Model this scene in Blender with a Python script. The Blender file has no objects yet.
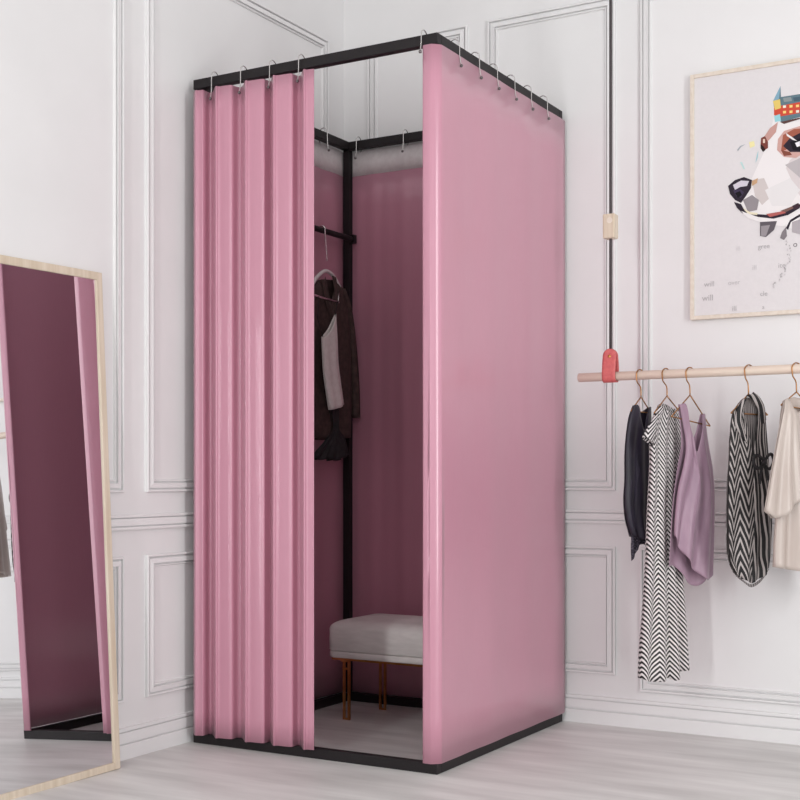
import bpy, bmesh, math, random
from mathutils import Vector, Matrix
random.seed(4)
sc = bpy.context.scene
COL = sc.collection
PI = math.pi

# ------------------------------------------------------------------ camera
CAM = Vector((1.632, -3.027, 0.8075))
R = Vector((math.cos(math.radians(30)), math.sin(math.radians(30)), 0))
F = Vector((-R.y, R.x, 0))
FPX = 1277.0
cd = bpy.data.cameras.new('camera'); cam = bpy.data.objects.new('camera', cd); COL.objects.link(cam)
cam.location = CAM; cam.rotation_euler = (PI/2, 0, math.radians(30))
cd.sensor_width = 36; cd.lens = FPX/800*36; cd.shift_y = 75/800; cd.clip_start = 0.05
sc.camera = cam
sc.view_settings.view_transform = 'Standard'; sc.view_settings.look = 'None'
sc.view_settings.gamma = 1; sc.view_settings.exposure = -0.1

def ray(px, py): return R*((px-400)/FPX) + F + Vector((0, 0, (475-py)/FPX))
def on_plane(px, py, p, n):
    d = ray(px, py); return CAM + d*((p-CAM).dot(n)/d.dot(n))
def at_y(px, py, Y): return on_plane(px, py, Vector((0, Y, 0)), Vector((0, 1, 0)))
def at_x(px, py, X): return on_plane(px, py, Vector((X, 0, 0)), Vector((1, 0, 0)))

# ------------------------------------------------------------------ materials
def lin(c):
    f = lambda v: v/12.92 if v <= .04045 else ((v+.055)/1.055)**2.4
    return tuple(f(v/255) for v in c)+(1,)
def nd(m, t, **k):
    n = m.node_tree.nodes.new(t)
    for a, b in k.items(): setattr(n, a, b)
    return n
def base_mat(name, rgb, rough=.6, metal=0, sheen=0, spec=.5, aniso=0):
    m = bpy.data.materials.new(name); m.use_nodes = True
    b = m.node_tree.nodes['Principled BSDF']
    b.inputs['Base Color'].default_value = lin(rgb); b.inputs['Roughness'].default_value = rough
    b.inputs['Metallic'].default_value = metal; b.inputs['Specular IOR Level'].default_value = spec
    if sheen: b.inputs['Sheen Weight'].default_value = sheen
    return m
def vary(m, rgb1, rgb2, scale=(1, 1, 1), nscale=20, detail=4, bump=0, coord='Object', lo=.35, hi=.65):
    nt = m.node_tree; b = nt.nodes['Principled BSDF']
    tc = nd(m, 'ShaderNodeTexCoord'); mp = nd(m, 'ShaderNodeMapping'); mp.inputs['Scale'].default_value = scale
    nz = nd(m, 'ShaderNodeTexNoise'); nz.inputs['Scale'].default_value = nscale; nz.inputs['Detail'].default_value = detail
    rp = nd(m, 'ShaderNodeValToRGB'); rp.color_ramp.elements[0].position = lo; rp.color_ramp.elements[1].position = hi
    rp.color_ramp.elements[0].color = lin(rgb1); rp.color_ramp.elements[1].color = lin(rgb2)
    L = nt.links.new
    L(tc.outputs[coord], mp.inputs['Vector']); L(mp.outputs[0], nz.inputs['Vector']); L(nz.outputs['Fac'], rp.inputs[0])
    L(rp.outputs[0], b.inputs['Base Color'])
    if bump:
        bp = nd(m, 'ShaderNodeBump'); bp.inputs['Strength'].default_value = bump; bp.inputs['Distance'].default_value = .002
        L(nz.outputs['Fac'], bp.inputs['Height']); L(bp.outputs[0], b.inputs['Normal'])
    return m
M = {}
M['wall'] = vary(base_mat('wall_paint', (229, 229, 229), .55, spec=.3), (227, 227, 227), (231, 231, 231), nscale=3)
M['trim'] = base_mat('trim_paint', (230, 230, 230), .55, spec=.22)
M['ceil'] = base_mat('ceiling_paint', (228, 225, 225), .8)
M['floor'] = vary(base_mat('whitewashed_floor', (214, 211, 208), .42, spec=.35), (196, 194, 192), (226, 225, 223), scale=(.9, 5, 1), nscale=2.2, detail=9, lo=.32, hi=.66)
M['pink'] = vary(base_mat('pink_satin', (196, 138, 157), .36, sheen=.05, spec=.5), (195, 137, 156), (197, 139, 158), scale=(160, 160, 6), nscale=3, detail=2)
_b = M['pink'].node_tree.nodes['Principled BSDF']; _b.inputs['Coat Weight'].default_value = .6; _b.inputs['Coat Roughness'].default_value = .16
M['header'] = vary(base_mat('white_header', (222, 216, 216), .7), (216, 210, 210), (224, 219, 219), nscale=60)
M['black'] = vary(base_mat('black_metal', (30, 25, 27), .5, spec=.3), (27, 22, 24), (32, 28, 30), nscale=200)
M['chrome'] = base_mat('chrome', (215, 213, 212), .18, metal=1)
M['chrome_dark'] = base_mat('steel_ball', (120, 116, 116), .3, metal=1)
M['bench'] = vary(base_mat('bench_fabric', (226, 222, 219), .85), (218, 214, 211), (230, 226, 223), scale=(1, 1, 4), nscale=14, bump=.05)
M['gold'] = vary(base_mat('brushed_brass', (196, 140, 84), .28, metal=1), (186, 128, 72), (205, 152, 94), nscale=30)
M['copper'] = vary(base_mat('copper_wire', (176, 128, 84), .3, metal=1), (150, 106, 66), (188, 140, 96), nscale=40)
M['lightwood'] = vary(base_mat('light_wood', (214, 200, 180), .5), (205, 189, 167), (220, 207, 189), scale=(30, 30, 2), nscale=2, detail=6)
M['railwood'] = vary(base_mat('rail_wood', (222, 205, 188), .45), (219, 198, 184), (226, 212, 196), scale=(2, 30, 30), nscale=2, detail=6)
M['leather'] = vary(base_mat('coral_leather', (204, 98, 98), .5), (196, 90, 92), (210, 106, 104), nscale=90, bump=.1)
M['cord'] = base_mat('grey_cord', (66, 60, 62), .7)
M['glass'] = base_mat('mirror_glass', (236, 236, 238), .0, metal=1)
M['navy'] = vary(base_mat('navy_cloth', (28, 21, 38), .5, sheen=.1), (22, 17, 30), (36, 28, 48), scale=(1, 1, .3), nscale=40)
M['lace'] = vary(base_mat('navy_lace', (44, 36, 52), .8), (30, 25, 40), (96, 88, 100), nscale=260, detail=1, lo=.5, hi=.62)
M['mauve'] = vary(base_mat('mauve_satin', (160, 130, 148), .42, sheen=.1), (152, 122, 141), (166, 136, 154), scale=(1, 1, .2), nscale=40)
M['cream'] = vary(base_mat('cream_satin', (192, 179, 171), .34, spec=.6), (186, 172, 164), (197, 185, 177), scale=(1, 1, .2), nscale=20)
M['jacket'] = vary(base_mat('dark_brown_cloth', (68, 51, 48), .8), (60, 45, 42), (76, 58, 55), nscale=60)
M['blackcloth'] = vary(base_mat('black_cloth', (34, 31, 34), .8), (28, 26, 28), (42, 38, 41), nscale=60)
M['cami'] = vary(base_mat('pale_grey_cloth', (230, 226, 222), .7), (224, 220, 216), (234, 230, 227), nscale=60)
M['frame_wood'] = vary(base_mat('pale_picture_frame', (222, 211, 197), .45), (217, 205, 190), (226, 216, 203), scale=(30, 30, 30), nscale=2)
M['canvas'] = vary(base_mat('canvas', (220, 217, 218), .6), (219, 216, 217), (221, 218, 219), nscale=90)

def math_node(m, op, a, b=None):
    n = nd(m, 'ShaderNodeMath', operation=op)
    for i, v in enumerate((a, b)):
        if v is None: continue
        if isinstance(v, (int, float)): n.inputs[i].default_value = v
        else: m.node_tree.links.new(v, n.inputs[i])
    return n.outputs[0]
def stripes(name, dark, light, chevron_w, slope, period, duty=.5, rough=.7, wobble=.012):
    """UV in metres; chevron zigzag columns of width chevron_w"""
    m = base_mat(name, light, rough); nt = m.node_tree
    uv = nd(m, 'ShaderNodeUVMap'); sx = nd(m, 'ShaderNodeSeparateXYZ'); nt.links.new(uv.outputs[0], sx.inputs[0])
    u, v = sx.outputs[0], sx.outputs[1]
    if chevron_w:
        tri = math_node(m, 'PINGPONG', u, chevron_w)
        h = math_node(m, 'ADD', v, math_node(m, 'MULTIPLY', tri, slope))
    else:
        h = math_node(m, 'ADD', u, math_node(m, 'MULTIPLY', v, slope))
    nz = nd(m, 'ShaderNodeTexNoise'); nz.inputs['Scale'].default_value = 9; nt.links.new(uv.outputs[0], nz.inputs['Vector'])
    h = math_node(m, 'ADD', h, math_node(m, 'MULTIPLY', nz.outputs['Fac'], wobble))
    fr = math_node(m, 'FRACT', math_node(m, 'DIVIDE', h, period))
    g = math_node(m, 'GREATER_THAN', fr, duty)
    mx = nd(m, 'ShaderNodeMix', data_type='RGBA'); nt.links.new(g, mx.inputs[0])
    mx.inputs[6].default_value = lin(dark); mx.inputs[7].default_value = lin(light)
    nt.links.new(mx.outputs[2], nt.nodes['Principled BSDF'].inputs['Base Color'])
    return m
M['herring'] = stripes('herringbone_print', (30, 27, 30), (226, 220, 220), .025, 1.4, .0142, .51)
M['stripe_v'] = stripes('black_white_stripes', (24, 22, 24), (176, 168, 166), 0, .10, .0165, .62, wobble=.022)
M['stripe_chev'] = stripes('black_white_chevron_sleeve', (24, 22, 24), (176, 168, 166), .024, 2.8, .034, .62, wobble=.05)
M['stripe_fine'] = stripes('grey_fine_stripes', (72, 67, 68), (150, 143, 142), 0, .0, .008, .5)

# ------------------------------------------------------------------ mesh helpers
def empty(name, loc=(0, 0, 0), rot=(0, 0, 0)):
    o = bpy.data.objects.new(name, None); COL.objects.link(o)
    o.location = loc; o.rotation_euler = rot; o.empty_display_size = .05
    return o
def tag(o, label, cat, group=None):
    o['label'] = label; o['category'] = cat
    if group: o['group'] = group
    return o
def obj(name, bm, mats, parent=None, smooth=True, solid=0, offset=0, bevel=0, recalc=True, sub=0):
    if recalc: bmesh.ops.recalc_face_normals(bm, faces=bm.faces[:])
    me = bpy.data.meshes.new(name); bm.to_mesh(me); bm.free()
    for mt in (mats if isinstance(mats, (list, tuple)) else [mats]): me.materials.append(mt)
    for p in me.polygons: p.use_smooth = smooth
    o = bpy.data.objects.new(name, me); COL.objects.link(o)
    if parent:
        o.parent = parent
        bpy.context.view_layer.update()
        o.matrix_parent_inverse = parent.matrix_world.inverted()
    if solid:
        md = o.modifiers.new('thickness', 'SOLIDIFY'); md.thickness = solid; md.offset = offset
    if bevel:
        md = o.modifiers.new('bevel', 'BEVEL'); md.width = bevel; md.segments = 2; md.limit_method = 'ANGLE'
    if sub:
        md = o.modifiers.new('sub', 'SUBSURF'); md.levels = sub; md.render_levels = sub
    return o
def local(o):   # keep children of rotated empties in local coordinates
    o.matrix_parent_inverse = Matrix.Identity(4); return o
def structure(name, bm, mt, smooth=False, **k):
    o = obj(name, bm, mt, smooth=smooth, **k); o['kind'] = 'structure'; return o
def box(bm, a, b, mi=0):
    x0, y0, z0 = a; x1, y1, z1 = b
    vs = [bm.verts.new(p) for p in ((x0,y0,z0),(x1,y0,z0),(x1,y1,z0),(x0,y1,z0),(x0,y0,z1),(x1,y0,z1),(x1,y1,z1),(x0,y1,z1))]
    for f in ((0,3,2,1),(4,5,6,7),(0,1,5,4),(1,2,6,5),(2,3,7,6),(3,0,4,7)):
        fc = bm.faces.new([vs[i] for i in f]); fc.material_index = mi
def newbox(a, b):
    bm = bmesh.new(); box(bm, a, b); return bm
def tube(bm, pts, r, n=8, cap=True):
    pts = [Vector(p) for p in pts]; rings = []
    up = None
    for i, p in enumerate(pts):
        t = (pts[min(i+1, len(pts)-1)]-pts[max(i-1, 0)]).normalized()
        if up is None:
            up = t.orthogonal().normalized()
        up = (up - t*up.dot(t)).normalized()
        s = t.cross(up)
        rr = r[i] if isinstance(r, (list, tuple)) else r
        rings.append([bm.verts.new(p+(up*math.cos(2*PI*k/n)+s*math.sin(2*PI*k/n))*rr) for k in range(n)])
    for a, b in zip(rings, rings[1:]):
        for k in range(n): bm.faces.new((a[k], a[(k+1) % n], b[(k+1) % n], b[k]))
    if cap:
        bm.faces.new(rings[0][::-1]); bm.faces.new(rings[-1])
def ball(bm, c, r, seg=12):
    bmesh.ops.create_uvsphere(bm, u_segments=seg, v_segments=8, radius=r, matrix=Matrix.Translation(c))
def smooth_path(pts, n=6):
    """Catmull-Rom through points (tuples of any dimension)"""
    out = []
    P = [pts[0]]+list(pts)+[pts[-1]]
    for i in range(1, len(P)-2):
        a, b, c, d = P[i-1], P[i], P[i+1], P[i+2]
        for k in range(n):
            t = k/n
            out.append(tuple(.5*(2*b[j]+(c[j]-a[j])*t+(2*a[j]-5*b[j]+4*c[j]-d[j])*t*t+(3*b[j]-a[j]-3*c[j]+d[j])*t**3) for j in range(len(b))))
    out.append(tuple(pts[-1])); return out
def resample(pts, n):
    L = [0]
    for a, b in zip(pts, pts[1:]): L.append(L[-1]+math.dist(a, b))
    if L[-1] == 0: return [tuple(pts[0])]*n
    out = []; j = 0
    for i in range(n):
        s = L[-1]*i/(n-1)
        while j < len(L)-2 and L[j+1] < s: j += 1
        t = (s-L[j])/max(1e-9, L[j+1]-L[j])
        out.append(tuple(pts[j][k]+(pts[j+1][k]-pts[j][k])*t for k in range(len(pts[0]))))
    return out

# ------------------------------------------------------------------ room
XL, YB, ZC = -0.863, 0.886, 3.3
XR, YF = 3.6, -4.2
structure('floor', newbox((XL-.1, YF, -.05), (XR, YB+.1, 0)), M['floor'])
structure('wall_left', newbox((XL-.1, YF, 0), (XL, YB+.1, ZC)), M['wall'])
structure('wall_back', newbox((XL, YB, 0), (XR, YB+.1, ZC)), M['wall'])
structure('ceiling', newbox((XL-.1, YF, ZC), (XR, YB+.1, ZC+.05)), M['ceil'])

# (distance in from the outer edge, height off the wall)
PROFILE = [(0, 0), (0, .009), (.002, .011), (.006, .011), (.007, .009), (.007, .001), (.0120, .001), (.0120, .008),
           (.020, .009), (.026, .0105), (.0265, .009), (.0265, .001), (.0315, .001), (.0315, .007), (.034, .007), (.036, 0)]
n_trim = [0]
def wall_point(wall, s, z, h):
    return Vector((XL+h, s, z)) if wall == 'left' else Vector((s, YB-h, z))
def panel(wall, s0, s1, z0, z1):
    bm = bmesh.new(); rings = []
    for q, h in PROFILE:
        rings.append([bm.verts.new(wall_point(wall, s, z, h)) for s, z in ((s0+q, z0+q), (s1-q, z0+q), (s1-q, z1-q), (s0+q, z1-q))])
    for a, b in zip(rings, rings[1:]):
        for k in range(4): bm.faces.new((a[k], a[(k+1) % 4], b[(k+1) % 4], b[k]))
    n_trim[0] += 1
    structure('trim_%d' % n_trim[0], bm, M['trim'])
def runner(name, wall, s0, s1, prof):
    bm = bmesh.new()
    a = [bm.verts.new(wall_point(wall, s0, z, h)) for z, h in prof]; b = [bm.verts.new(wall_point(wall, s1, z, h)) for z, h in prof]
    for k in range(len(prof)-1): bm.faces.new((a[k], a[k+1], b[k+1], b[k]))
    bm.faces.new(a); bm.faces.new(b)
    structure(name, bm, M['trim'])
ZU0, ZU1, ZL0, ZL1 = .758, 2.350, .163, .576
for s0, s1 in ((-1.28, -.283), (-.186, .775), (-2.4, -1.38), (-3.5, -2.5)):
    panel('left', s0, s1, ZU0, ZU1); panel('left', s0, s1, ZL0, ZL1)
for s0, s1 in ((-.758, -.357), (-.280, .177), (.26, 1.30), (1.40, 2.44), (2.54, 3.5)):
    panel('back', s0, s1, ZU0, ZU1); panel('back', s0, s1, ZL0 if s0 < .2 else .118, ZL1)
CHAIR = [(.650, 0), (.650, .009), (.654, .011), (.659, .011), (.659, .001), (.663, .001), (.663, .008), (.683, .008), (.683, .001), (.686, .001), (.686, .010), (.691, .011), (.694, .009), (.694, 0)]
n_trim[0] += 1; runner('trim_%d' % n_trim[0], 'left', YF, YB-.018, CHAIR)
n_trim[0] += 1; runner('trim_%d' % n_trim[0], 'back', XL, XR, CHAIR)
BASE = [(0, 0), (0, .017), (.040, .017), (.042, .015), (.042, .003), (.046, .003), (.047, .013), (.076, .012), (.076, .002), (.0795, .002), (.0795, .012), (.088, .011), (.090, 0)]
BASE = [(z, h*.62) for z, h in BASE]
runner('baseboard_left', 'left', YF, YB-.013, BASE)
runner('baseboard_back', 'back', XL, XR, BASE)

# ------------------------------------------------------------------ fitting room frame
W, D, H, T, TZ = .8365, .865, 2.0, .025, .029
fr = tag(empty('fitting_room_frame', (-W/2, D/2, 0)), 'tall black metal fitting room frame standing in the corner of the panelled room', 'fitting room')
def bar(name, a, b): return obj(name, newbox(a, b), M['black'], fr, smooth=False, bevel=.0015)
for z0, nm in ((0, 'base_bar'), (H-TZ, 'top_bar')):
    bar(nm, (-W, 0, z0), (0, T, z0+TZ)); bar(nm, (-W, D-T, z0), (0, D, z0+TZ))
    bar(nm, (-W, T, z0), (-W+T, D-T, z0+TZ)); bar(nm, (-T, T, z0), (0, D-T, z0+TZ))
for x in (-W, -T):
    for y in ((0, D-T) if x < -.5 else (D-T,)):
        q = .004 if y == 0 else 0
        bar('post', (x+q, y+q+(.022 if y == 0 else 0), TZ), (x+T-q, y+T-q+(.022 if y == 0 else 0), H-TZ))
bm = bmesh.new(); tube(bm, [(-.805, T+.01, 1.652), (-.805, D-T/2, 1.652)], .010, 12)
box(bm, (-W+.002, D-T+.002, 1.638), (-.793, D-.003, 1.667))
obj('coat_rail', bm, M['black'], fr, smooth=False)

# ------------------------------------------------------------------ curtains
ZB, ZT = .0291, 1.968
def cloth_path(path, z0, z1, nz=24, wob=.0, name='curtain', m=None, parent=None, thick=.003):
    bm = bmesh.new(); rows = []
    for i in range(nz+1):
        z = z0+(z1-z0)*i/nz; row = []
        for j, p in enumerate(path):
            dx = wob*math.sin(j*.35+z*2.1)*math.sin(PI*i/nz)
            row.append(bm.verts.new((p[0]+dx*.6, p[1]+dx, z)))
        rows.append(row)
    for a, b in zip(rows, rows[1:]):
        for k in range(len(path)-1): bm.faces.new((a[k], a[k+1], b[k+1], b[k]))
    return obj(name, bm, m or M['pink'], parent, solid=thick)
def fold(x):    # one pleat: steep left flank, narrow angled crest, flat face
    return [(x-.3, -.0272), (x+1.7, -.0243), (x+3.7, -.0214), (x+5.7, -.0203)]
keys = [(194, -.012)]+fold(195.8)+[(203, -.0185), (206, -.004), (209, .011), (213, .013)]+fold(216)+[(226, -.0190), (231, -.0155), (234, -.004), (238, .011), (242.5, .013)]
keys += fold(245.7)+[(257, -.0190), (263, -.0155), (266, -.004), (269, .010), (271, .011)]+fold(273.7)+[(285, -.0190), (291, -.0155), (294, -.004), (297.5, .011), (301, .012)]
keys += fold(304)+[(314, -.0185)]
path = [(at_y(px, 475, Y).x, Y) for px, Y in keys]
front = cloth_path(smooth_path(path, 7), ZB, 1.957, 28, .00015)
tag(front, 'pleated pink satin front curtain drawn to the left half of the opening', 'curtain', 'pink fitting room curtains')
pth = [(-.0405, -.0035), (-.0395, -.0065), (-.036, -.0080)]
r = .024
pth += [(-.026, -.0085), (-.018, -.0085)]
cx, cy, seg = 0, 0, []
for k in range(40):      # the bend is slackest half way round
    g = math.radians(90*(k+.5)/40); wgt = .35+2.2*math.exp(-((math.degrees(g)-43)/13)**2)
    cx += math.cos(g)*wgt; cy += math.sin(g)*wgt; seg.append((cx, cy))
for k, (x, y) in enumerate(seg):
    pth.append((.006-r+r*x/cx, -.0085+r*y/cy))
for k in range(1, 41): pth.append((.006+.0012*math.sin(k*.55)*min(1, k/8), .0125+(.868-.0125)*k/40))
right = cloth_path(pth, ZB, ZT, 16, .0006)
tag(right, 'flat pink side curtain facing right, wrapped round the front corner', 'curtain', 'pink fitting room curtains')
ZH = 1.880
def back_curtain(path, label):
    c = cloth_path(path, ZB, ZH, 16, .0015)
    tag(c, label, 'curtain', 'pink fitting room curtains')
    cloth_path(path, ZH, ZT, 2, 0, 'header_band', M['header'], c)['label'] = 'plain white band along the top of the curtain'
back_curtain([(-.836+.833*k/90, .8685+.0016*math.sin(k*.42)+.001*math.sin(k*.93)) for k in range(91)],
             'shaded pink rear curtain hanging behind the grey bench')
back_curtain([(-.8425+.0022*math.sin(k*.4), .045+.815*k/90) for k in range(91)],
             'shaded pink curtain along left wall behind the hanging jacket')

# ------------------------------------------------------------------ curtain hooks
def hook(p, inward, drop, label, back=.018):
    """p: point on the bar's outer top edge, inward: unit vector across the bar"""
    p = Vector(p); i = Vector(inward); z = Vector((0, 0, 1))
    t = empty('curtain_hook', p - z*.0)
    tag(t, label, 'hook', 'silver curtain hooks on the top bars')
    prof = [(-.012, -drop), (-.009, -drop+.006), (-.007, -drop+.02), (-.006, -.03), (-.005, .002), (.000, .011), (.010, .0155), (.020, .012), (.028, .003), (.030, -.012), (.027, -.03), (.024, -.036)]
    bm = bmesh.new(); tube(bm, smooth_path([tuple(p+i*a+z*b) for a, b in prof], 4), .0017, 6)
    obj('wire', bm, M['chrome'], t)
    bm = bmesh.new(); ball(bm, p+i*(-.012)+z*(-drop-.003), .0048, 10)
    obj('ball_tip', bm, M['chrome_dark'], t)
ordn = ['first', 'second', 'third', 'fourth', 'fifth', 'sixth']
for k, px in enumerate((213, 242, 271, 300)):
    x = at_y(px, 80, 0).x
    hook((x, -.001, H), (0, 1, 0), (.068, .066, .066, .064)[k], 'silver hook holding the pleated front curtain, %s from the left' % ordn[k])
# one hook at the front corner wrap
hook((at_y(422.5, 50, 0).x, -.001, H), (0, 1, 0), .046, 'silver hook on the front bar beside the right corner')
for k, px in enumerate((457, 477, 495, 512.5, 529, 545)):
    y = at_x(px, 80, 0).y
    hook((.002, y, H), (-1, 0, 0), .058, 'silver hook over the right side bar, %s back from the front corner' % ordn[k])
hook((-W+T+.001, at_x(326, 145, -.81).y, H), (-1, 0, 0), .062, 'silver hook on the left bar inside, just before the back post')
hook((at_y(357, 150, .838).x, D-T-.001, H), (0, 1, 0), .062, 'silver hook on rear bar, nearest to the back post')
hook((at_y(404, 145, .838).x, D-T-.001, H), (0, 1, 0), .062, 'silver hook on rear bar nearest to the right side curtain')

# ------------------------------------------------------------------ bench
bn = tag(empty('bench', (-.365, .65, 0)), 'low pale grey upholstered bench on thin brass legs inside the fitting room', 'bench')
bx0, bx1, by0, by1 = -.686, -.06, .505, .80
def cushion(name, z0, z1, rx, top, inset=0):
    bm = bmesh.new(); rings = []
    prof = [(inset+.004, z0), (inset, z0+.004)]
    n = 8
    for k in range(n+1):
        a = PI/2*k/n; prof.append((inset+rx*(1-math.cos(a)), z1-rx*.55+rx*.55*math.sin(a)))
    def ring(q, z):
        pts = []
        rad = max(.004, .022-q*.2)
        for cx, cy, a0 in ((bx1-q-rad, by1-q-rad, 0), (bx0+q+rad, by1-q-rad, PI/2), (bx0+q+rad, by0+q+rad, PI), (bx1-q-rad, by0+q+rad, 1.5*PI)):
            for j in range(7):
                a = a0+PI/2*j/6; pts.append((cx+rad*math.cos(a), cy+rad*math.sin(a), z))
        return [bm.verts.new(p) for p in pts]
    for q, z in prof: rings.append(ring(q, z))
    if top:
        rings.append(ring(rx+.03, z1+.005)); rings.append(ring(rx+.07, z1+.008))
    for a, b in zip(rings, rings[1:]):
        for k in range(len(a)): bm.faces.new((a[k], a[(k+1) % len(a)], b[(k+1) % len(a)], b[k]))
    bm.faces.new(rings[0][::-1]); bm.faces.new(rings[-1])
    return obj(name, bm, M['bench'], bn)
cushion('cushion', .2285, .330, .055, True)
cushion('seat_base', .206, .2275, .004, False, .001)
bm = bmesh.new()
for y in (by0+.012, by1-.02): box(bm, (bx0+.012, y, .198), (bx1-.012, y+.008, .206))
for x in (bx0+.012, bx1-.02): box(bm, (x, by0+.020, .198), (x+.008, by1-.02, .206))
obj('frame', bm, M['gold'], bn, smooth=False)
for x, y in ((-.628, .535), (-.616, .748), (-.115, .535), (-.115, .748)):
    bm = bmesh.new()
    box(bm, (x-.013, y-.004, 0), (x-.006, y+.004, .1995)); box(bm, (x+.006, y-.004, 0), (x+.013, y+.004, .1995))
    box(bm, (x-.012, y-.003, .0), (x+.012, y+.003, .006)); box(bm, (x-.012, y-.003, .165), (x+.012, y+.003, .171))
    box(bm, (x-.013, y-.004 if y > .6 else by0+.013, .193), (x+.013, by1-.013 if y > .6 else y+.004, .1995))
    obj('leg', bm, M['gold'], bn, smooth=False)

# ------------------------------------------------------------------ leaning mirror
MROLL = math.radians(0.42)
LEAN = math.atan2(.060, 1.366)
MIRROR_YAW = math.radians(-0.85)
mr = empty('standing_mirror', (-.788, -.371, 0), (MROLL, -LEAN, MIRROR_YAW))
tag(mr, 'tall mirror in a thin pale wood frame leaning on the left wall', 'mirror')
MW, MH, FWD = .62, 1.368, .021     # local: glass faces +X, runs to -Y
def mloc(o): o.matrix_parent_inverse = Matrix.Identity(4); return o
bm = bmesh.new()
box(bm, (-.012, -FWD, .0015), (0, 0, MH)); box(bm, (-.012, -MW, .0015), (0, -MW+FWD, MH))
box(bm, (-.012, -MW+FWD, MH-FWD), (0, -FWD, MH)); box(bm, (-.012, -MW+FWD, .0015), (0, -FWD, FWD))
mloc(obj('frame', bm, M['lightwood'], mr, smooth=False, bevel=.001))
bm = newbox((-.010, -MW+FWD-.002, FWD-.002), (-.005, -FWD+.002, MH-FWD+.002))
mloc(obj('mirror_glass', bm, M['glass'], mr, smooth=False))

# ------------------------------------------------------------------ hanging clothes rail
YR = .63
pl = at_y(578.5, 378, YR); ZR = 1.105
cr = tag(empty('clothes_rail', (pl.x+.1, YR, ZR)), 'pale wooden clothes rail hung from the ceiling by a grey cord and coral strap', 'clothes rail')
bm = bmesh.new(); RR = .0135
tube(bm, [(pl.x, YR, ZR), (pl.x+.002, YR, ZR), (1.5, YR, ZR), (1.502, YR, ZR)], [RR-.003, RR, RR, RR-.003], 20)
obj('rail', bm, M['railwood'], cr)
def hanging(xs):
    ro = RR+.003; top = ZR+.083
    prof = [(-.004, top)]+[(-.006-(ro-.006)*min(1, k/4), top-.012*k) for k in range(1, 6)]
    loop = [(-.006, top), (-.008, top-.02), (-ro+.003, top-.045), (-ro, ZR+.005)]
    for k in range(0, 13):
        a = PI+PI*k/12; loop.append((ro*math.cos(a), ZR-.001+ro*math.sin(a)))
    loop += [(ro, ZR+.005), (ro-.003, top-.045), (.008, top-.02), (.006, top)]
    loop = resample(loop, 60); bm = bmesh.new(); rows = []
    n = len(loop)
    for i, (y, z) in enumerate(loop):
        d = (top-z); w = .021
        if d < .021: w = max(.006, math.sqrt(max(0, .021**2-(.021-d)**2)))
        rows.append([bm.verts.new((xs+w*s, YR+y, z)) for s in (-1, -.7, -.35, 0, .35, .7, 1)])
    for a, b in zip(rows, rows[1:]):
        for k in range(6): bm.faces.new((a[k], a[k+1], b[k+1], b[k]))
    st = obj('leather_strap', bm, M['leather'], cr, solid=.0028, offset=0)
    bm = bmesh.new(); bmesh.ops.create_uvsphere(bm, u_segments=14, v_segments=8, radius=.0055, matrix=Matrix.Translation((xs, YR-.0095, top-.023)) @ Matrix.Diagonal((1, .5, 1, 1)))
    obj('rivet', bm, M['gold'], st)
    bm = bmesh.new(); tube(bm, [(xs, YR, top-.012), (xs, YR, 1.6), (xs, YR, ZC)], .0042, 10)
    obj('cord', bm, M['cord'], cr)
    bz = .8075+(475-227)/FPX*3.86
    bm = bmesh.new()
    box(bm, (xs-.019, YR-.018, bz-.037), (xs+.019, YR+.018, bz+.037))
    ck = obj('cord_block', bm, M['lightwood'], cr, smooth=False, bevel=.004)
    bm = bmesh.new(); bmesh.ops.create_cone(bm, segments=16, radius1=.009, radius2=.009, depth=.039, cap_ends=True,
        matrix=Matrix.Translation((xs+.004, YR, bz+.016)) @ Matrix.Rotation(PI/2, 4, 'X'))
    obj('plug', bm, M['frame_wood'], ck, smooth=False)
xs = at_y(610.5, 366, YR).x
hanging(xs); hanging(1.42)

# ------------------------------------------------------------------ garments
class Plane:
    def __init__(s, p, ang):
        s.p = Vector(p); a = math.radians(ang); s.d = Vector((math.cos(a), math.sin(a), 0)); s.n = Vector((math.sin(a), -math.cos(a), 0))
    def pt(s, px, py):   # -> (u, z)
        q = on_plane(px, py, s.p, s.n); return ((q-s.p).dot(s.d), q.z)
    def w(s, u, z, off=0):
        return Vector((s.p.x, s.p.y, 0))+s.d*u+s.n*off+Vector((0, 0, z))
def coons(bm, pl, left, right, top, bottom, off, nu=20, nv=36, mi=0, smooth=True):
    uvl = bm.loops.layers.uv.verify()
    P = lambda c, n: resample(smooth_path([pl.pt(*q) for q in c], 6) if len(c) > 2 and smooth else [pl.pt(*q) for q in c], n)
    Lc, Rc, Tc, Bc = P(left, nv+1), P(right, nv+1), P(top, nu+1), P(bottom, nu+1)
    grid = []
    for j in range(nv+1):
        v = j/nv; row = []
        for i in range(nu+1):
            s = i/nu; q = []
            for k in (0, 1):
                a = (1-s)*Lc[j][k]+s*Rc[j][k]; b = (1-v)*Tc[i][k]+v*Bc[i][k]
                c = (1-s)*(1-v)*Tc[0][k]+s*(1-v)*Tc[-1][k]+(1-s)*v*Bc[0][k]+s*v*Bc[-1][k]
                q.append(a+b-c)
            row.append((bm.verts.new(pl.w(q[0], q[1], off(s, v))), q[0], q[1], s))
        grid.append(row)
    wid = max(abs(Rc[k][0]-Lc[k][0]) for k in range(nv+1))
    for j in range(nv):
        for i in range(nu):
            q = (grid[j][i], grid[j][i+1], grid[j+1][i+1], grid[j+1][i])
            f = bm.faces.new([a[0] for a in q]); f.material_index = mi
            for lp, a in zip(f.loops, q): lp[uvl].uv = ((a[3]*.6+.4*(a[1]/wid+.5))*wid+.5, a[2]+.5)
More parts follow.
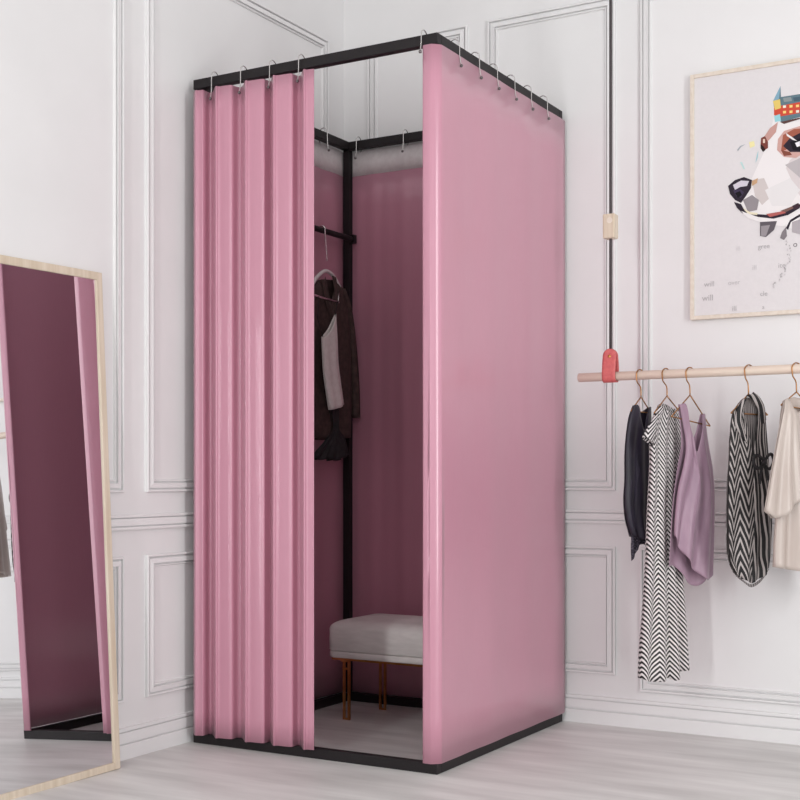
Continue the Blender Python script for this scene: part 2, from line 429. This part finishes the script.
def drape(bulge, w0=0, amp=0, n=3, ph=0, sgn=1, slant=0, grow=0, zgrow=.4):
    def f(s, v):
        e = math.sqrt(max(0, 1-(2*s-1)**2))
        return w0+sgn*bulge*e*(zgrow+(1-zgrow)*v)+amp*math.sin(2*PI*n*s+ph+slant*v)*(.25+.75*v)*min(1, 6*s, 6*(1-s))
    return f
def strip(bm, pl, pts, wpx, off0, off1, mi=0):
    """a shoulder strap along pixel points, given width in pixels"""
    a = [(x-wpx/2, y) for x, y in pts]; b = [(x+wpx/2, y) for x, y in pts]
    coons(bm, pl, a, b, [a[0], b[0]], [a[-1], b[-1]], lambda s, v: off0+(off1-off0)*v, 3, 14, mi)
def hanger(pl, pts_hook, tri, label, r=.0019, m='copper', group='copper wire hangers on the clothes rail', name='clothes_hanger', hookr=.0170):
    """hook goes over the rail; tri = apex, left, right in pixels"""
    t = empty(name, pl.p); tag(t, label, 'hanger', group)
    ap = pl.pt(*tri[0]); l = pl.pt(*tri[1]); rr = pl.pt(*tri[2])
    arc = []
    for k in range(11):
        a = math.radians(-15+190*k/10); arc.append((hookr*math.cos(a), pl.p.z+hookr*math.sin(a)))
        path = [(u, z) for u, z in arc]+[(-hookr*.8, pl.p.z-.020), (ap[0]-.002, (pl.p.z+ap[1])/2-.004), ap]
    bm = bmesh.new(); tube(bm, [pl.w(u, z) for u, z in smooth_path(path, 4)], r, 8)
    obj('hook', bm, M[m], t)
    def corner(c, to, q=.012):
        c = Vector(c); to = Vector(to); return tuple(c+(to-c).normalized()*q)
    loop = [ap, corner(l, ap, .02), corner(l, ap, .008), l, corner(l, rr, .008), corner(l, rr, .02), corner(rr, l, .02), corner(rr, l, .008), rr, corner(rr, ap, .008), corner(rr, ap, .02), ap]
    bm = bmesh.new(); tube(bm, [pl.w(u, z) for u, z in smooth_path(loop, 4)], r, 8)
    obj('shoulder_wire', bm, M[m], t)
    return t
def rail_plane(px, ang):
    p = at_y(px, 372, YR); return Plane((p.x, YR, ZR), ang)
G = 'garments on the clothes rail'

# 1 navy top with lace hem
p1 = rail_plane(640, 70)
hanger(p1, None, ((641, 397), (631, 411), (651, 413)), 'copper wire hanger holding the navy top, nearest to the coral strap')
g1 = empty('top', p1.w(0, .75)); tag(g1, 'dark navy sleeveless top with lace hem, leftmost on the clothes rail', 'top', G)
bm = bmesh.new()
Lf = [(633.5, 405), (629, 418), (626, 440), (625, 458), (625, 480), (624, 500), (626, 520), (631, 536)]
Rt = [(650.5, 407), (651, 425), (652, 450), (653, 480), (652, 510), (650, 536)]
coons(bm, p1, Lf, Rt, [(633.5, 405), (637, 406), (639.5, 420), (641.5, 430), (644, 420), (647, 408), (650.5, 407)], [(631, 536), (641, 540), (650, 536)], drape(.018, .002, .006, 2.5, 0, 1, 1), 30)
coons(bm, p1, Lf, Rt, [(633.5, 405), (636.5, 407), (639, 411), (641.5, 413), (644, 412), (647, 409), (650.5, 407)], [(631, 536), (641, 538), (650, 536)], drape(.016, -.002, .005, 2.5, 1, -1, 1), 30)
obj('body', bm, M['navy'], g1, solid=.0015)
bm = bmesh.new()
coons(bm, p1, [(630.5, 533), (630, 548), (630.5, 561)], [(650, 533), (649, 540), (644, 545)], [(630.5, 533), (641, 536), (650, 533)], [(630.5, 561), (636, 545), (644, 545)], drape(.010, .003, .003, 3), 12, 10)
obj('lace_hem', bm, M['lace'], g1, solid=.0012)

# 2 herringbone dress
p2 = rail_plane(666, 66)
hanger(p2, None, ((667, 396), (654, 413), (683, 416)), 'copper wire hanger holding the long herringbone dress')
g2 = empty('dress', p2.w(0, .45)); tag(g2, 'long black and white herringbone dress hanging lowest on the clothes rail', 'dress', G)
Lf = [(659, 406), (653, 418), (650, 440), (650, 470), (648, 510), (646, 560), (643, 610), (640, 650), (639, 678)]
Rt = [(676, 409), (680, 425), (679, 460), (676, 490), (676, 520), (680, 560), (684, 610), (688, 668)]
bm = bmesh.new()
coons(bm, p2, Lf, Rt, [(659, 406), (667, 413), (676, 409)], [(639, 678), (646, 681), (654, 680), (662, 677), (667, 679), (675, 671), (688, 668)], drape(.030, .001, .012, 3.5, .4, 1, .8, zgrow=.5), 34, 60)
coons(bm, p2, Lf, Rt, [(659, 406), (667, 403), (676, 409)], [(639, 678), (664, 675), (688, 668)], drape(.028, -.001, .008, 3, 2, -1, .5, zgrow=.5), 24, 50)
obj('body', bm, M['herring'], g2, solid=.0015)
bm = bmesh.new()
coons(bm, p2, [(656, 411), (647, 424), (640, 437)], [(654, 425), (653, 434), (650, 446)], [(656, 411), (655, 418), (654, 425)], [(640, 437), (646, 441), (650, 446)], lambda s, v: .012+.010*v*math.sin(PI*s), 10, 12)
coons(bm, p2, [(656, 411), (647, 424), (640, 437)], [(654, 425), (653, 434), (650, 446)], [(656, 411), (655, 418), (654, 425)], [(640, 437), (646, 441), (650, 446)], lambda s, v: .010-.014*v*math.sin(PI*s), 10, 12)
obj('sleeve', bm, M['herring'], g2, solid=.0012)

# 3 mauve camisole
p3 = rail_plane(690, 62)
hanger(p3, None, ((690, 395), (671.5, 416.5), (710, 426)), 'copper wire hanger showing fully, holding the mauve camisole')
g3 = empty('camisole', p3.w(0, .72)); tag(g3, 'mauve satin camisole with a curved hem, third garment from the strap', 'camisole', G)
Lff = [(678.5, 405), (682, 425), (685, 447), (682, 467), (677, 488), (674, 515), (673, 535)]
Rff = [(704, 414), (705.5, 430), (708, 448), (712, 472), (713.5, 500), (713, 540), (712, 574)]
Lbb = [(679, 404.5), (681, 425), (682, 445), (678, 470), (673, 510), (670, 567)]
bm = bmesh.new()
coons(bm, p3, Lff, Rff, [(678.5, 405), (683.5, 404), (687, 420), (691, 443), (694, 452), (697, 445), (699.5, 428), (700.5, 415), (704, 414)],
      [(673, 535), (677, 549), (684, 562), (693, 572), (703, 580), (712, 574)], drape(.018, .004, .010, 2.6, .5, 1, 1.6, zgrow=.45), 46, 48)
coons(bm, p3, Lbb, Rff, [(679, 404.5), (682, 405.5), (685, 420), (690, 436), (694, 440), (698, 434), (700, 424), (701.5, 414.5), (704, 414)],
      [(670, 567), (678, 566), (684, 572), (693, 583), (703, 586), (712, 574)], drape(.016, -.003, .006, 2, 2, -1, 1, zgrow=.45), 46, 44)
obj('body', bm, M['mauve'], g3, solid=.0015)

# 4 striped blouse
p4 = rail_plane(749, 58)
hanger(p4, None, ((748.5, 394), (731, 413), (767.5, 415)), 'copper wire hanger holding the black striped blouse')
g4 = empty('blouse', p4.w(0, .70)); tag(g4, 'black and white striped blouse with a tied bow, next to the cream blouse', 'blouse', G)
Lb = [(741, 401), (733, 414), (730, 440), (728, 480), (727, 520), (728, 556), (734, 572)]
Rb = [(757, 401), (764, 412), (767, 440), (770, 480), (772, 520), (771, 550), (769, 568)]
bm = bmesh.new()   # two front halves and a back
dome = lambda q: .003+.014*math.sin(PI*min(1, max(0, q)))**.6
coons(bm, p4, Lb, [(742, 402), (742.5, 414), (748, 440), (751, 462), (752, 500), (751, 540), (748, 583)], [(741, 401), (742, 402)], [(734, 572), (740, 579), (748, 583)],
      lambda s, v: dome(s*.5)*(.35+.65*v)+.007*math.sin(s*9+v*2)*v*min(1, 5*(1-s)), 18, 44)
obj('front_panel', bm, M['stripe_chev'], g4, solid=.0015)
bm = bmesh.new()
coons(bm, p4, [(756, 401), (756.5, 414), (753, 440), (751, 462), (751, 500), (750, 540), (747, 583)], Rb, [(756, 401), (757, 401)], [(747, 583), (757, 578), (769, 568)],
      lambda s, v: dome(.5+s*.5)*(.35+.65*v)+.007*math.sin(s*11+1)*v*min(1, 5*s), 18, 44)
obj('front_panel', bm, M['stripe_v'], g4, solid=.0015)
bm = bmesh.new()
coons(bm, p4, Lb, Rb, [(741, 401), (749, 397), (757, 401)], [(734, 572), (749, 580), (769, 568)], drape(.014, -.003, .004, 3, 0, -1), 24, 40)
obj('back_panel', bm, M['stripe_fine'], g4, solid=.0015)
bm = bmesh.new()
coons(bm, p4, [(744, 396), (749, 399), (757, 411), (758, 426)], [(751, 392), (757, 397), (762, 406), (764, 420)], [(744, 396), (751, 392)], [(758, 426), (764, 420)], lambda s, v: .008+.008*math.sin(PI*s)*(1-.5*v), 8, 18)
coons(bm, p4, [(741, 399), (735, 410), (733, 424), (741, 440)], [(745, 398), (741, 408), (740, 422), (747, 446)], [(741, 399), (745, 398)], [(741, 440), (747, 446)], lambda s, v: .008+.006*math.sin(PI*s), 8, 18)
obj('collar', bm, M['stripe_v'], g4, solid=.0015)
bm = bmesh.new()
for pts in ([(757, 460), (750, 455), (747, 462), (751, 469), (757, 464)], [(757, 462), (764, 454), (767, 461), (763, 469), (757, 464)]):
    tube(bm, [p4.w(*p4.pt(*q), .026) for q in smooth_path(pts, 5)], .0045, 8)
tube(bm, [p4.w(*p4.pt(*q), .026) for q in smooth_path([(757, 463), (754, 474), (753, 484)], 5)], .004, 8)
tube(bm, [p4.w(*p4.pt(*q), .027) for q in smooth_path([(757, 463), (760, 473), (762, 480)], 5)], .004, 8)
ball(bm, p4.w(*p4.pt(757, 463), .027), .008)
obj('bow', bm, M['blackcloth'], g4)
bm = bmesh.new()
coons(bm, p4, [(734, 573), (738, 578)], [(769, 569), (766, 574)], [(734, 573), (741, 580), (748, 584), (757, 579), (769, 569)], [(738, 578), (743, 583), (748, 587), (757, 582), (766, 574)], lambda s, v: .014*math.sin(PI*s), 16, 3)
obj('hem', bm, M['stripe_fine'], g4, solid=.0015)

# 5 cream satin blouse
p5 = rail_plane(796.5, 56)
hanger(p5, None, ((796.5, 392), (781, 405), (814, 411)), 'copper wire hanger holding the cream satin blouse')
g5 = empty('blouse', p5.w(0, .70)); tag(g5, 'cream satin blouse with a wide draped sleeve, rightmost on the clothes rail', 'blouse', G)
Lb = [(783, 401), (780, 420), (779, 460), (776, 510), (774, 540), (773, 567)]
Rb = [(808, 401), (818, 420), (826, 460), (830, 510), (833, 540), (836, 573)]
bm = bmesh.new()
coons(bm, p5, Lb, Rb, [(783, 401), (797, 412), (808, 401)], [(773, 567), (790, 570), (812, 574), (836, 573)], drape(.020, .001, .012, 3.2, .3, 1, .5), 36, 40)
coons(bm, p5, Lb, Rb, [(783, 401), (797, 397), (808, 401)], [(773, 567), (804, 571), (836, 573)], drape(.024, -.001, .006, 2.6, 1, -1), 24, 36)
obj('body', bm, M['cream'], g5, solid=.0015)
for sgn, lab in ((0, None), (1, None)):
    bm = bmesh.new()
    if sgn == 0:
        l = [(787, 398), (779.5, 404), (773.5, 430), (767, 465), (759, 511)]; rr = [(789, 401), (791, 425), (794, 455), (798, 478), (801, 494)]
        b = [(759, 511), (765, 516), (772, 518), (785, 508), (801, 494)]
    else:
        l = [(808, 402), (812, 425), (816, 460), (818, 500)]; rr = [(808, 400), (822, 412), (838, 450), (850, 490)]
        b = [(818, 500), (832, 512), (850, 490)]
    for o0, s2 in ((.026, 1), (.020, -1)):
        if sgn: o0 -= .005
        coons(bm, p5, l, rr, [l[0], rr[0]], b, lambda s, v, o0=o0, s2=s2: (o0*min(1, v*6+.15))+s2*.008*math.sin(PI*s)*(.15+.85*v)+.009*math.sin(2*PI*2.4*s+.6)*v*min(1, 5*s, 5*(1-s)), 20, 30)
    obj('sleeve', bm, M['cream'], g5, solid=.0015)

# ------------------------------------------------------------------ outfit hanging inside the fitting room
pi = Plane((-.782, at_x(327, 240, -.782).y, 1.652), 90)
def pi_at(x): return Plane((x, pi.p.y, 1.652), 90)
t = tag(empty('clothes_hanger', (-.79, pi.p.y, 1.6)), 'silver hanger with a pale crossbar hooked on the rail inside the fitting room', 'hanger')
bm = bmesh.new()
c = Vector((-.805, pi.p.y, 1.652)); path = []
for k in range(10):
    a = math.radians(200-190*k/9); path.append(c+Vector((.0145*math.cos(a), 0, .0145*math.sin(a))))
path += [c+Vector((.0150, 0, -.02)), Vector((-.785, pi.p.y, 1.585)), Vector((-.782, pi.p.y, 1.545))]
tube(bm, smooth_path([tuple(q) for q in path], 4), .003, 8)
obj('hook', bm, M['chrome'], t)
bm = bmesh.new()
ph = pi_at(-.780)
tube(bm, [ph.w(*ph.pt(*q)) for q in smooth_path([(307, 296), (312, 285), (318, 276), (326, 271), (334, 277), (341, 291)], 5)], .0065, 10)
obj('shoulder_bar', bm, M['header'], t)
pc = pi_at(-.740)
bm = bmesh.new(); tube(bm, [pc.w(*pc.pt(*q)) for q in ((308, 292.5), (318, 296.5), (338.5, 302.5))], .0042, 8)
tube(bm, [pc.w(*pc.pt(338, 302.3)), ph.w(*ph.pt(339.5, 287))], .002, 6); tube(bm, [pc.w(*pc.pt(310, 293)), ph.w(*ph.pt(311.5, 287))], .002, 6)
obj('crossbar', bm, M['chrome'], t)
j = tag(empty('jacket', (-.78, pi.p.y, 1.2)), 'dark brown jacket hanging inside the fitting room behind the pale camisole', 'jacket')
pj = pi_at(-.783)
bm = bmesh.new()
Lf = [(318, 281), (310, 293), (305, 330), (303, 380), (303, 437)]; Rt = [(334, 280), (343, 290), (348, 312), (350, 350), (351, 395), (350, 437)]
coons(bm, pj, Lf, Rt, [(318, 281), (325, 306), (334, 280)], [(303, 437), (327, 440), (350, 437)], drape(.022, .001, .006, 2.5, 0, 1, .5, zgrow=.7), 24, 40)
coons(bm, pj, Lf, Rt, [(318, 281), (326, 279), (334, 280)], [(303, 437), (327, 440), (350, 437)], drape(.020, -.001, .004, 2.5, 0, -1, zgrow=.7), 20, 30)
obj('body', bm, M['jacket'], j, solid=.003)
bm = bmesh.new()
tube(bm, [pj.w(*pj.pt(*q), .006) for q in smooth_path([(341, 290), (347, 310), (351, 345), (353.5, 385), (354, 418)], 5)], [.012+.006*k/20 for k in range(21)], 12)
obj('sleeve', bm, M['jacket'], j)
bm = bmesh.new()
tube(bm, [pj.w(*pj.pt(*q), .003) for q in smooth_path([(312, 292), (306, 312), (302, 345), (300, 385), (299, 418)], 5)], [.012+.006*k/20 for k in range(21)], 12)
obj('sleeve', bm, M['jacket'], j)
bm = bmesh.new()
for l, rr in (([(319, 281), (320, 300), (326, 322)], [(322, 277), (325, 298), (328, 318)]), ([(333, 279), (334, 300), (328, 322)], [(329, 276), (330, 297), (326, 318)])):
    coons(bm, pj, l, rr, [l[0], rr[0]], [l[-1], rr[-1]], lambda s, v: .013+.005*math.sin(PI*s)+.010*v, 6, 16)
obj('collar', bm, M['jacket'], j, solid=.002)
k_ = tag(empty('camisole', (-.73, pi.p.y, 1.2)), 'pale grey camisole on a thin black strap in front of the brown jacket', 'camisole')
pk = pi_at(-.737)
bm = bmesh.new()
l = [(322, 337), (322.5, 350), (324, 375), (329, 410)]; rr = [(335.5, 314), (337, 340), (338, 365), (343, 404)]
coons(bm, pk, l, rr, [(322, 337), (328, 332), (332, 324), (335.5, 314)], [(329, 410), (336, 408), (343, 404)], drape(.012, .002, .003, 2, 0, 1), 16, 26)
coons(bm, pk, l, rr, [(322, 337), (328, 330), (332, 322), (335.5, 314)], [(329, 410), (336, 408), (343, 404)], drape(.004, -.002, .001, 2, 0, -1), 16, 26)
obj('body', bm, M['cami'], k_, solid=.0015)
bm = bmesh.new(); tube(bm, [pk.w(*pk.pt(335.5, 315), 0), pk.w(*pk.pt(337.5, 304), -.002), pc.w(*pc.pt(337.5, 301.5), .003)], .0022, 6)
obj('strap', bm, M['blackcloth'], k_); bm = bmesh.new()
tube(bm, [pk.w(*pk.pt(323, 337), 0), pk.w(*pk.pt(318, 318), -.002), pc.w(*pc.pt(317.5, 296.5), .0055)], .0015, 6)
obj('strap', bm, M['blackcloth'], k_)
s_ = tag(empty('skirt', (-.75, pi.p.y, .95)), 'black gathered garment with a flared ruffled hem below the pale camisole', 'skirt')
ps = pi_at(-.752)
bm = bmesh.new()
l = [(326, 380), (330, 410), (332, 428), (326, 440), (312, 456)]; rr = [(337, 378), (338, 408), (338, 428), (344, 438), (348, 455)]
for sg in (1, -1):
    coons(bm, ps, l, rr, [(326, 380), (337, 378)], [(312, 456), (318, 460), (325, 458), (332, 461), (340, 458), (348, 455)], lambda s, v, sg=sg: sg*(.004+.010*math.sin(PI*s)*v)+.007*math.sin(2*PI*5*s)*v*v, 40, 30)
obj('body', bm, M['blackcloth'], s_, solid=.0015)

# ------------------------------------------------------------------ picture
YP = YB-.022
a = at_y(690, 320, YP); b_ = at_y(690, 75, YP)
px0, pz0, pz1 = a.x, a.z, b_.z; px1 = px0+.64
pc_ = tag(empty('picture', ((px0+px1)/2, YB, pz0)), 'large framed portrait of a painted dog above the clothes rail', 'picture')
bm = bmesh.new(); fw = .012
box(bm, (px0, YP, pz0), (px0+fw, YB-.0005, pz1)); box(bm, (px1-fw, YP, pz0), (px1, YB-.0005, pz1))
box(bm, (px0+fw, YP, pz0), (px1-fw, YB-.0005, pz0+fw)); box(bm, (px0+fw, YP, pz1-fw), (px1-fw, YB-.0005, pz1))
obj('frame', bm, M['frame_wood'], pc_, smooth=False, bevel=.001)
YC = YP+.006
paint = {}; pm = [M['canvas']]
def col(rgb):
    if rgb not in paint:
        paint[rgb] = len(pm); pm.append(base_mat('paint_%02x%02x%02x' % rgb, rgb, .6, spec=.2))
    return paint[rgb]
bm = bmesh.new(); box(bm, (px0+fw, YC, pz0+fw), (px1-fw, YB-.001, pz1-fw))
lay = [0]
def poly(rgb, pts):
    lay[0] += 1; y = YC-.00015-.00002*lay[0]
    f = bm.faces.new([bm.verts.new(at_y(q[0], q[1], y)) for q in pts]); f.material_index = col(rgb)
    if f.normal.y > 0: f.normal_flip()
WH = (233, 230, 230); GY = (186, 180, 182); DK = (44, 36, 48); DG = (96, 90, 96)
# head ground
poly(WH, [(778, 100), (800, 96), (850, 96), (880, 130), (880, 215), (850, 240), (800, 232), (775, 222), (752, 214), (738, 205), (742, 188), (752, 178), (765, 150), (772, 125)])
poly((214, 206, 206), [(790, 160), (802, 150), (830, 170), (846, 210), (820, 226), (806, 205), (796, 190), (786, 168)])
poly(GY, [(785, 165), (800, 158), (815, 175), (812, 190), (798, 176)])
poly((206, 198, 196), [(752, 180), (764, 178), (772, 196), (762, 205), (755, 196)])
poly((226, 224, 224), [(765, 190), (790, 178), (800, 190), (790, 206), (772, 206)])
poly((150, 96, 78), [(828, 128), (850, 118), (876, 128), (890, 160), (884, 205), (866, 222), (850, 196), (842, 160)])
poly((196, 154, 136), [(846, 134), (862, 132), (876, 160), (872, 196), (862, 196), (854, 164)])
poly((210, 204, 204), [(830, 226), (866, 224), (880, 262), (846, 266), (822, 246)])
# hat band
poly((96, 122, 132), [(773, 101), (780.5, 86), (781, 97), (800, 94), (850, 92), (852, 117), (800, 117), (782, 122), (776, 120)])
poly((204, 78, 58), [(774, 107), (800, 102), (850, 100), (850, 112), (800, 113), (777, 117), (774, 115)])
poly((226, 200, 110), [(773, 101), (780, 99), (781, 108), (775, 110)])
poly((150, 206, 214), [(774, 116), (780, 114), (781, 121), (775, 122)])
poly((130, 170, 190), [(773, 101), (780.5, 86), (779, 99)])
for i in range(9):
    for k in range(2):
        x = 783+i*6.5; y = 105.5+k*5.5-i*.35; poly((240, 214, 130) if (i+k) % 3 else (236, 236, 220), [(x, y), (x+3, y-.3), (x+3, y+2.2), (x, y+2.5)])
for i in range(5):
    poly((74, 96, 110) if i % 2 else (140, 150, 152), [(783+i*10, 98-i*.5), (791+i*10, 97-i*.5), (792+i*10, 101-i*.5), (784+i*10, 102-i*.5)])
poly((92, 64, 62), [(780, 122), (800, 117.5), (800, 119), (784, 124)])
# brow, eye patches
poly((196, 154, 146), [(770, 128), (778, 122), (776, 132), (770, 139), (766, 143), (764, 137)])
poly((120, 62, 54), [(761, 138), (765, 136), (768, 142), (768, 148), (763, 151), (760.5, 146)])
poly((38, 22, 22), [(761, 144), (764, 147), (765.5, 150), (763, 152), (760.5, 148)])
poly((224, 204, 190), [(763, 139), (765, 139), (765, 143), (763, 143)])
poly((204, 164, 156), [(778, 139), (784, 131), (800, 126), (812, 128), (808, 150), (796, 158), (784, 157), (777, 150)])
poly((160, 92, 74), [(783, 135), (794, 129), (806, 128), (800, 137), (790, 141), (786, 150), (781, 151)])
poly(DK, [(783, 146), (790, 138), (800, 133), (815, 136), (814, 150), (800, 152), (790, 152)])
poly((20, 16, 24), [(790, 142), (800, 138), (806, 145), (800, 151), (793, 150)])
poly(WH, [(786, 133), (792, 137), (797, 141), (793, 140), (787, 136)])
poly((236, 236, 240), [(795, 143), (800, 141), (800, 146), (797, 147)])
poly((130, 74, 60), [(781, 150), (790, 152), (792, 155), (784, 156)])
# sketchy colour strokes
poly((236, 228, 170), [(749, 142), (754, 141), (755, 146), (750, 148)])
poly((150, 204, 210), [(757, 155), (758.5, 150), (757.5, 158), (755.5, 163)])
poly((190, 222, 220), [(740, 162), (742, 162), (745, 169), (743.5, 169)])
poly((170, 176, 182), [(737, 150), (740, 146), (746, 144), (741, 147), (738, 151)])
# nose
poly(DK, [(728, 186), (735, 180), (744, 177), (752, 180), (751, 188), (746, 196), (741, 203), (735, 200), (730, 194)])
poly((206, 202, 212), [(733, 185), (741, 180.5), (749, 181), (747, 186), (740, 187), (735, 190)])
poly((64, 54, 78), [(733, 190), (740, 189), (744, 192), (741, 198), (736, 196)])
poly((16, 12, 20), [(735, 193), (740, 191), (742, 195), (738, 198)])
poly((196, 160, 124), [(752, 181), (758, 178), (757, 183), (752, 186)])
poly((148, 142, 146), [(743, 200), (752, 195), (759, 200), (757, 210), (748, 212)])
# jaw
poly(DK, [(734, 202), (741, 204), (745, 211), (755, 214), (770, 215), (785, 212), (798, 205), (800, 208), (788, 215), (772, 219), (755, 217), (742, 213), (737, 208)])
poly((230, 222, 196), [(743, 208), (750, 212), (758, 213), (757, 215), (748, 214)])
poly((176, 96, 92), [(766, 214), (784, 211), (786, 213), (770, 217)])
poly((120, 90, 84), [(780, 211), (798, 204), (798, 206), (786, 212)])
poly((60, 40, 50), [(792, 206), (798, 203), (802, 206), (795, 210)])
poly(WH, [(741, 211), (758, 217), (776, 219), (790, 216), (800, 218), (800, 226), (780, 226), (760, 222), (748, 218)])
# neck shade and lead
poly(DG, [(760, 222), (777, 221), (774, 230), (766, 237), (760, 236)])
poly((150, 144, 148), [(761, 226), (770, 225), (766, 236), (761, 236)])
poly((176, 170, 174), [(792, 222), (810, 216), (840, 224), (836, 250), (806, 236), (792, 232)])
poly(DK, [(786, 228), (790, 220), (800, 214), (801, 216), (791, 222), (788, 230)])
poly((130, 124, 128), [(782, 232), (786, 227), (787, 236), (784, 240), (780, 238)])
random.seed(9)
for i in range(46):
    t = i/46; x = 786-1*t+5*math.sin(t*3.2)-14*t*t+random.uniform(-2, 2); y = 240+48*t+random.uniform(-1, 1)
    s = random.uniform(.4, 1.1); g = random.choice((206, 196, 184, 170))
    poly((g, g-4, g-2), [(x, y), (x+s, y-.8), (x+s*1.2, y+s), (x, y+s*1.2)])
canvas = obj('painted_canvas', bm, pm, pc_, smooth=False, recalc=False)
def words(txt, px, py, size, rgb):
    cu = bpy.data.curves.new('word', 'FONT'); cu.body = txt; cu.size = size; cu.extrude = .0002
    q = at_y(px, py, YC-.0008)
    o = bpy.data.objects.new('lettering', cu); COL.objects.link(o)
    o.location = q; o.rotation_euler = (PI/2, 0, 0)
    bpy.context.view_layer.update()
    me = bpy.data.meshes.new_from_object(o.evaluated_get(bpy.context.evaluated_depsgraph_get())); mw = o.matrix_world.copy()
    bpy.data.objects.remove(o); me.transform(mw); me.materials.clear(); me.materials.append(base_mat('ink', rgb, .7))
    n = bpy.data.objects.new('lettering', me); COL.objects.link(n); n.parent = pc_
    n.matrix_parent_inverse = pc_.matrix_world.inverted()
bpy.context.view_layer.update()
for txt, x, y, s, g in (('will', 702, 301, .026, 182), ('will', 704, 287, .024, 186), ('over', 728, 285, .020, 196), ('gree', 758, 249, .020, 178), ('o', 793, 247, .024, 120),
                        ('ill', 752, 270, .022, 204), ('ite', 778, 268, .022, 186), ('ill', 732, 311, .022, 186), ('a', 762, 309, .018, 182), ('cle', 760, 296, .020, 180), ('ill', 736, 251, .02, 212)):
    words(txt, x, y, s, (g, g-4, g-2))

# ------------------------------------------------------------------ light
w = bpy.data.worlds.new('world'); sc.world = w; w.use_nodes = True
w.node_tree.nodes['Background'].inputs[0].default_value = (1, .985, .99, 1)
w.node_tree.nodes['Background'].inputs[1].default_value = .70
def area(name, loc, target, sx, sy, power, colr=(1, 1, 1)):
    l = bpy.data.lights.new(name, 'AREA'); l.shape = 'RECTANGLE'; l.size = sx; l.size_y = sy; l.energy = power; l.color = colr
    o = bpy.data.objects.new(name, l); COL.objects.link(o); o.location = loc
    o.rotation_euler = (Vector(target)-Vector(loc)).to_track_quat('-Z', 'Y').to_euler()
    return o
area('added_highlight_right', (3.4, -1.6, 1.4), (0, 0, 1.0), .32, 2.4, 52)  # added lamp out of view, gives the curtain corner its bright strip
area('added_highlight_front', (.15, -4.1, 1.3), (-.4, .2, 1.0), .22, 2.4, 40)  # narrow unseen lamp, added for the highlights on the pleat crests
area('added_fill_behind', (2.6, -4.1, 1.9), (-.3, .3, .8), 1.8, 2.0, 17)  # added fill from behind the camera, brightens the inside of the booth
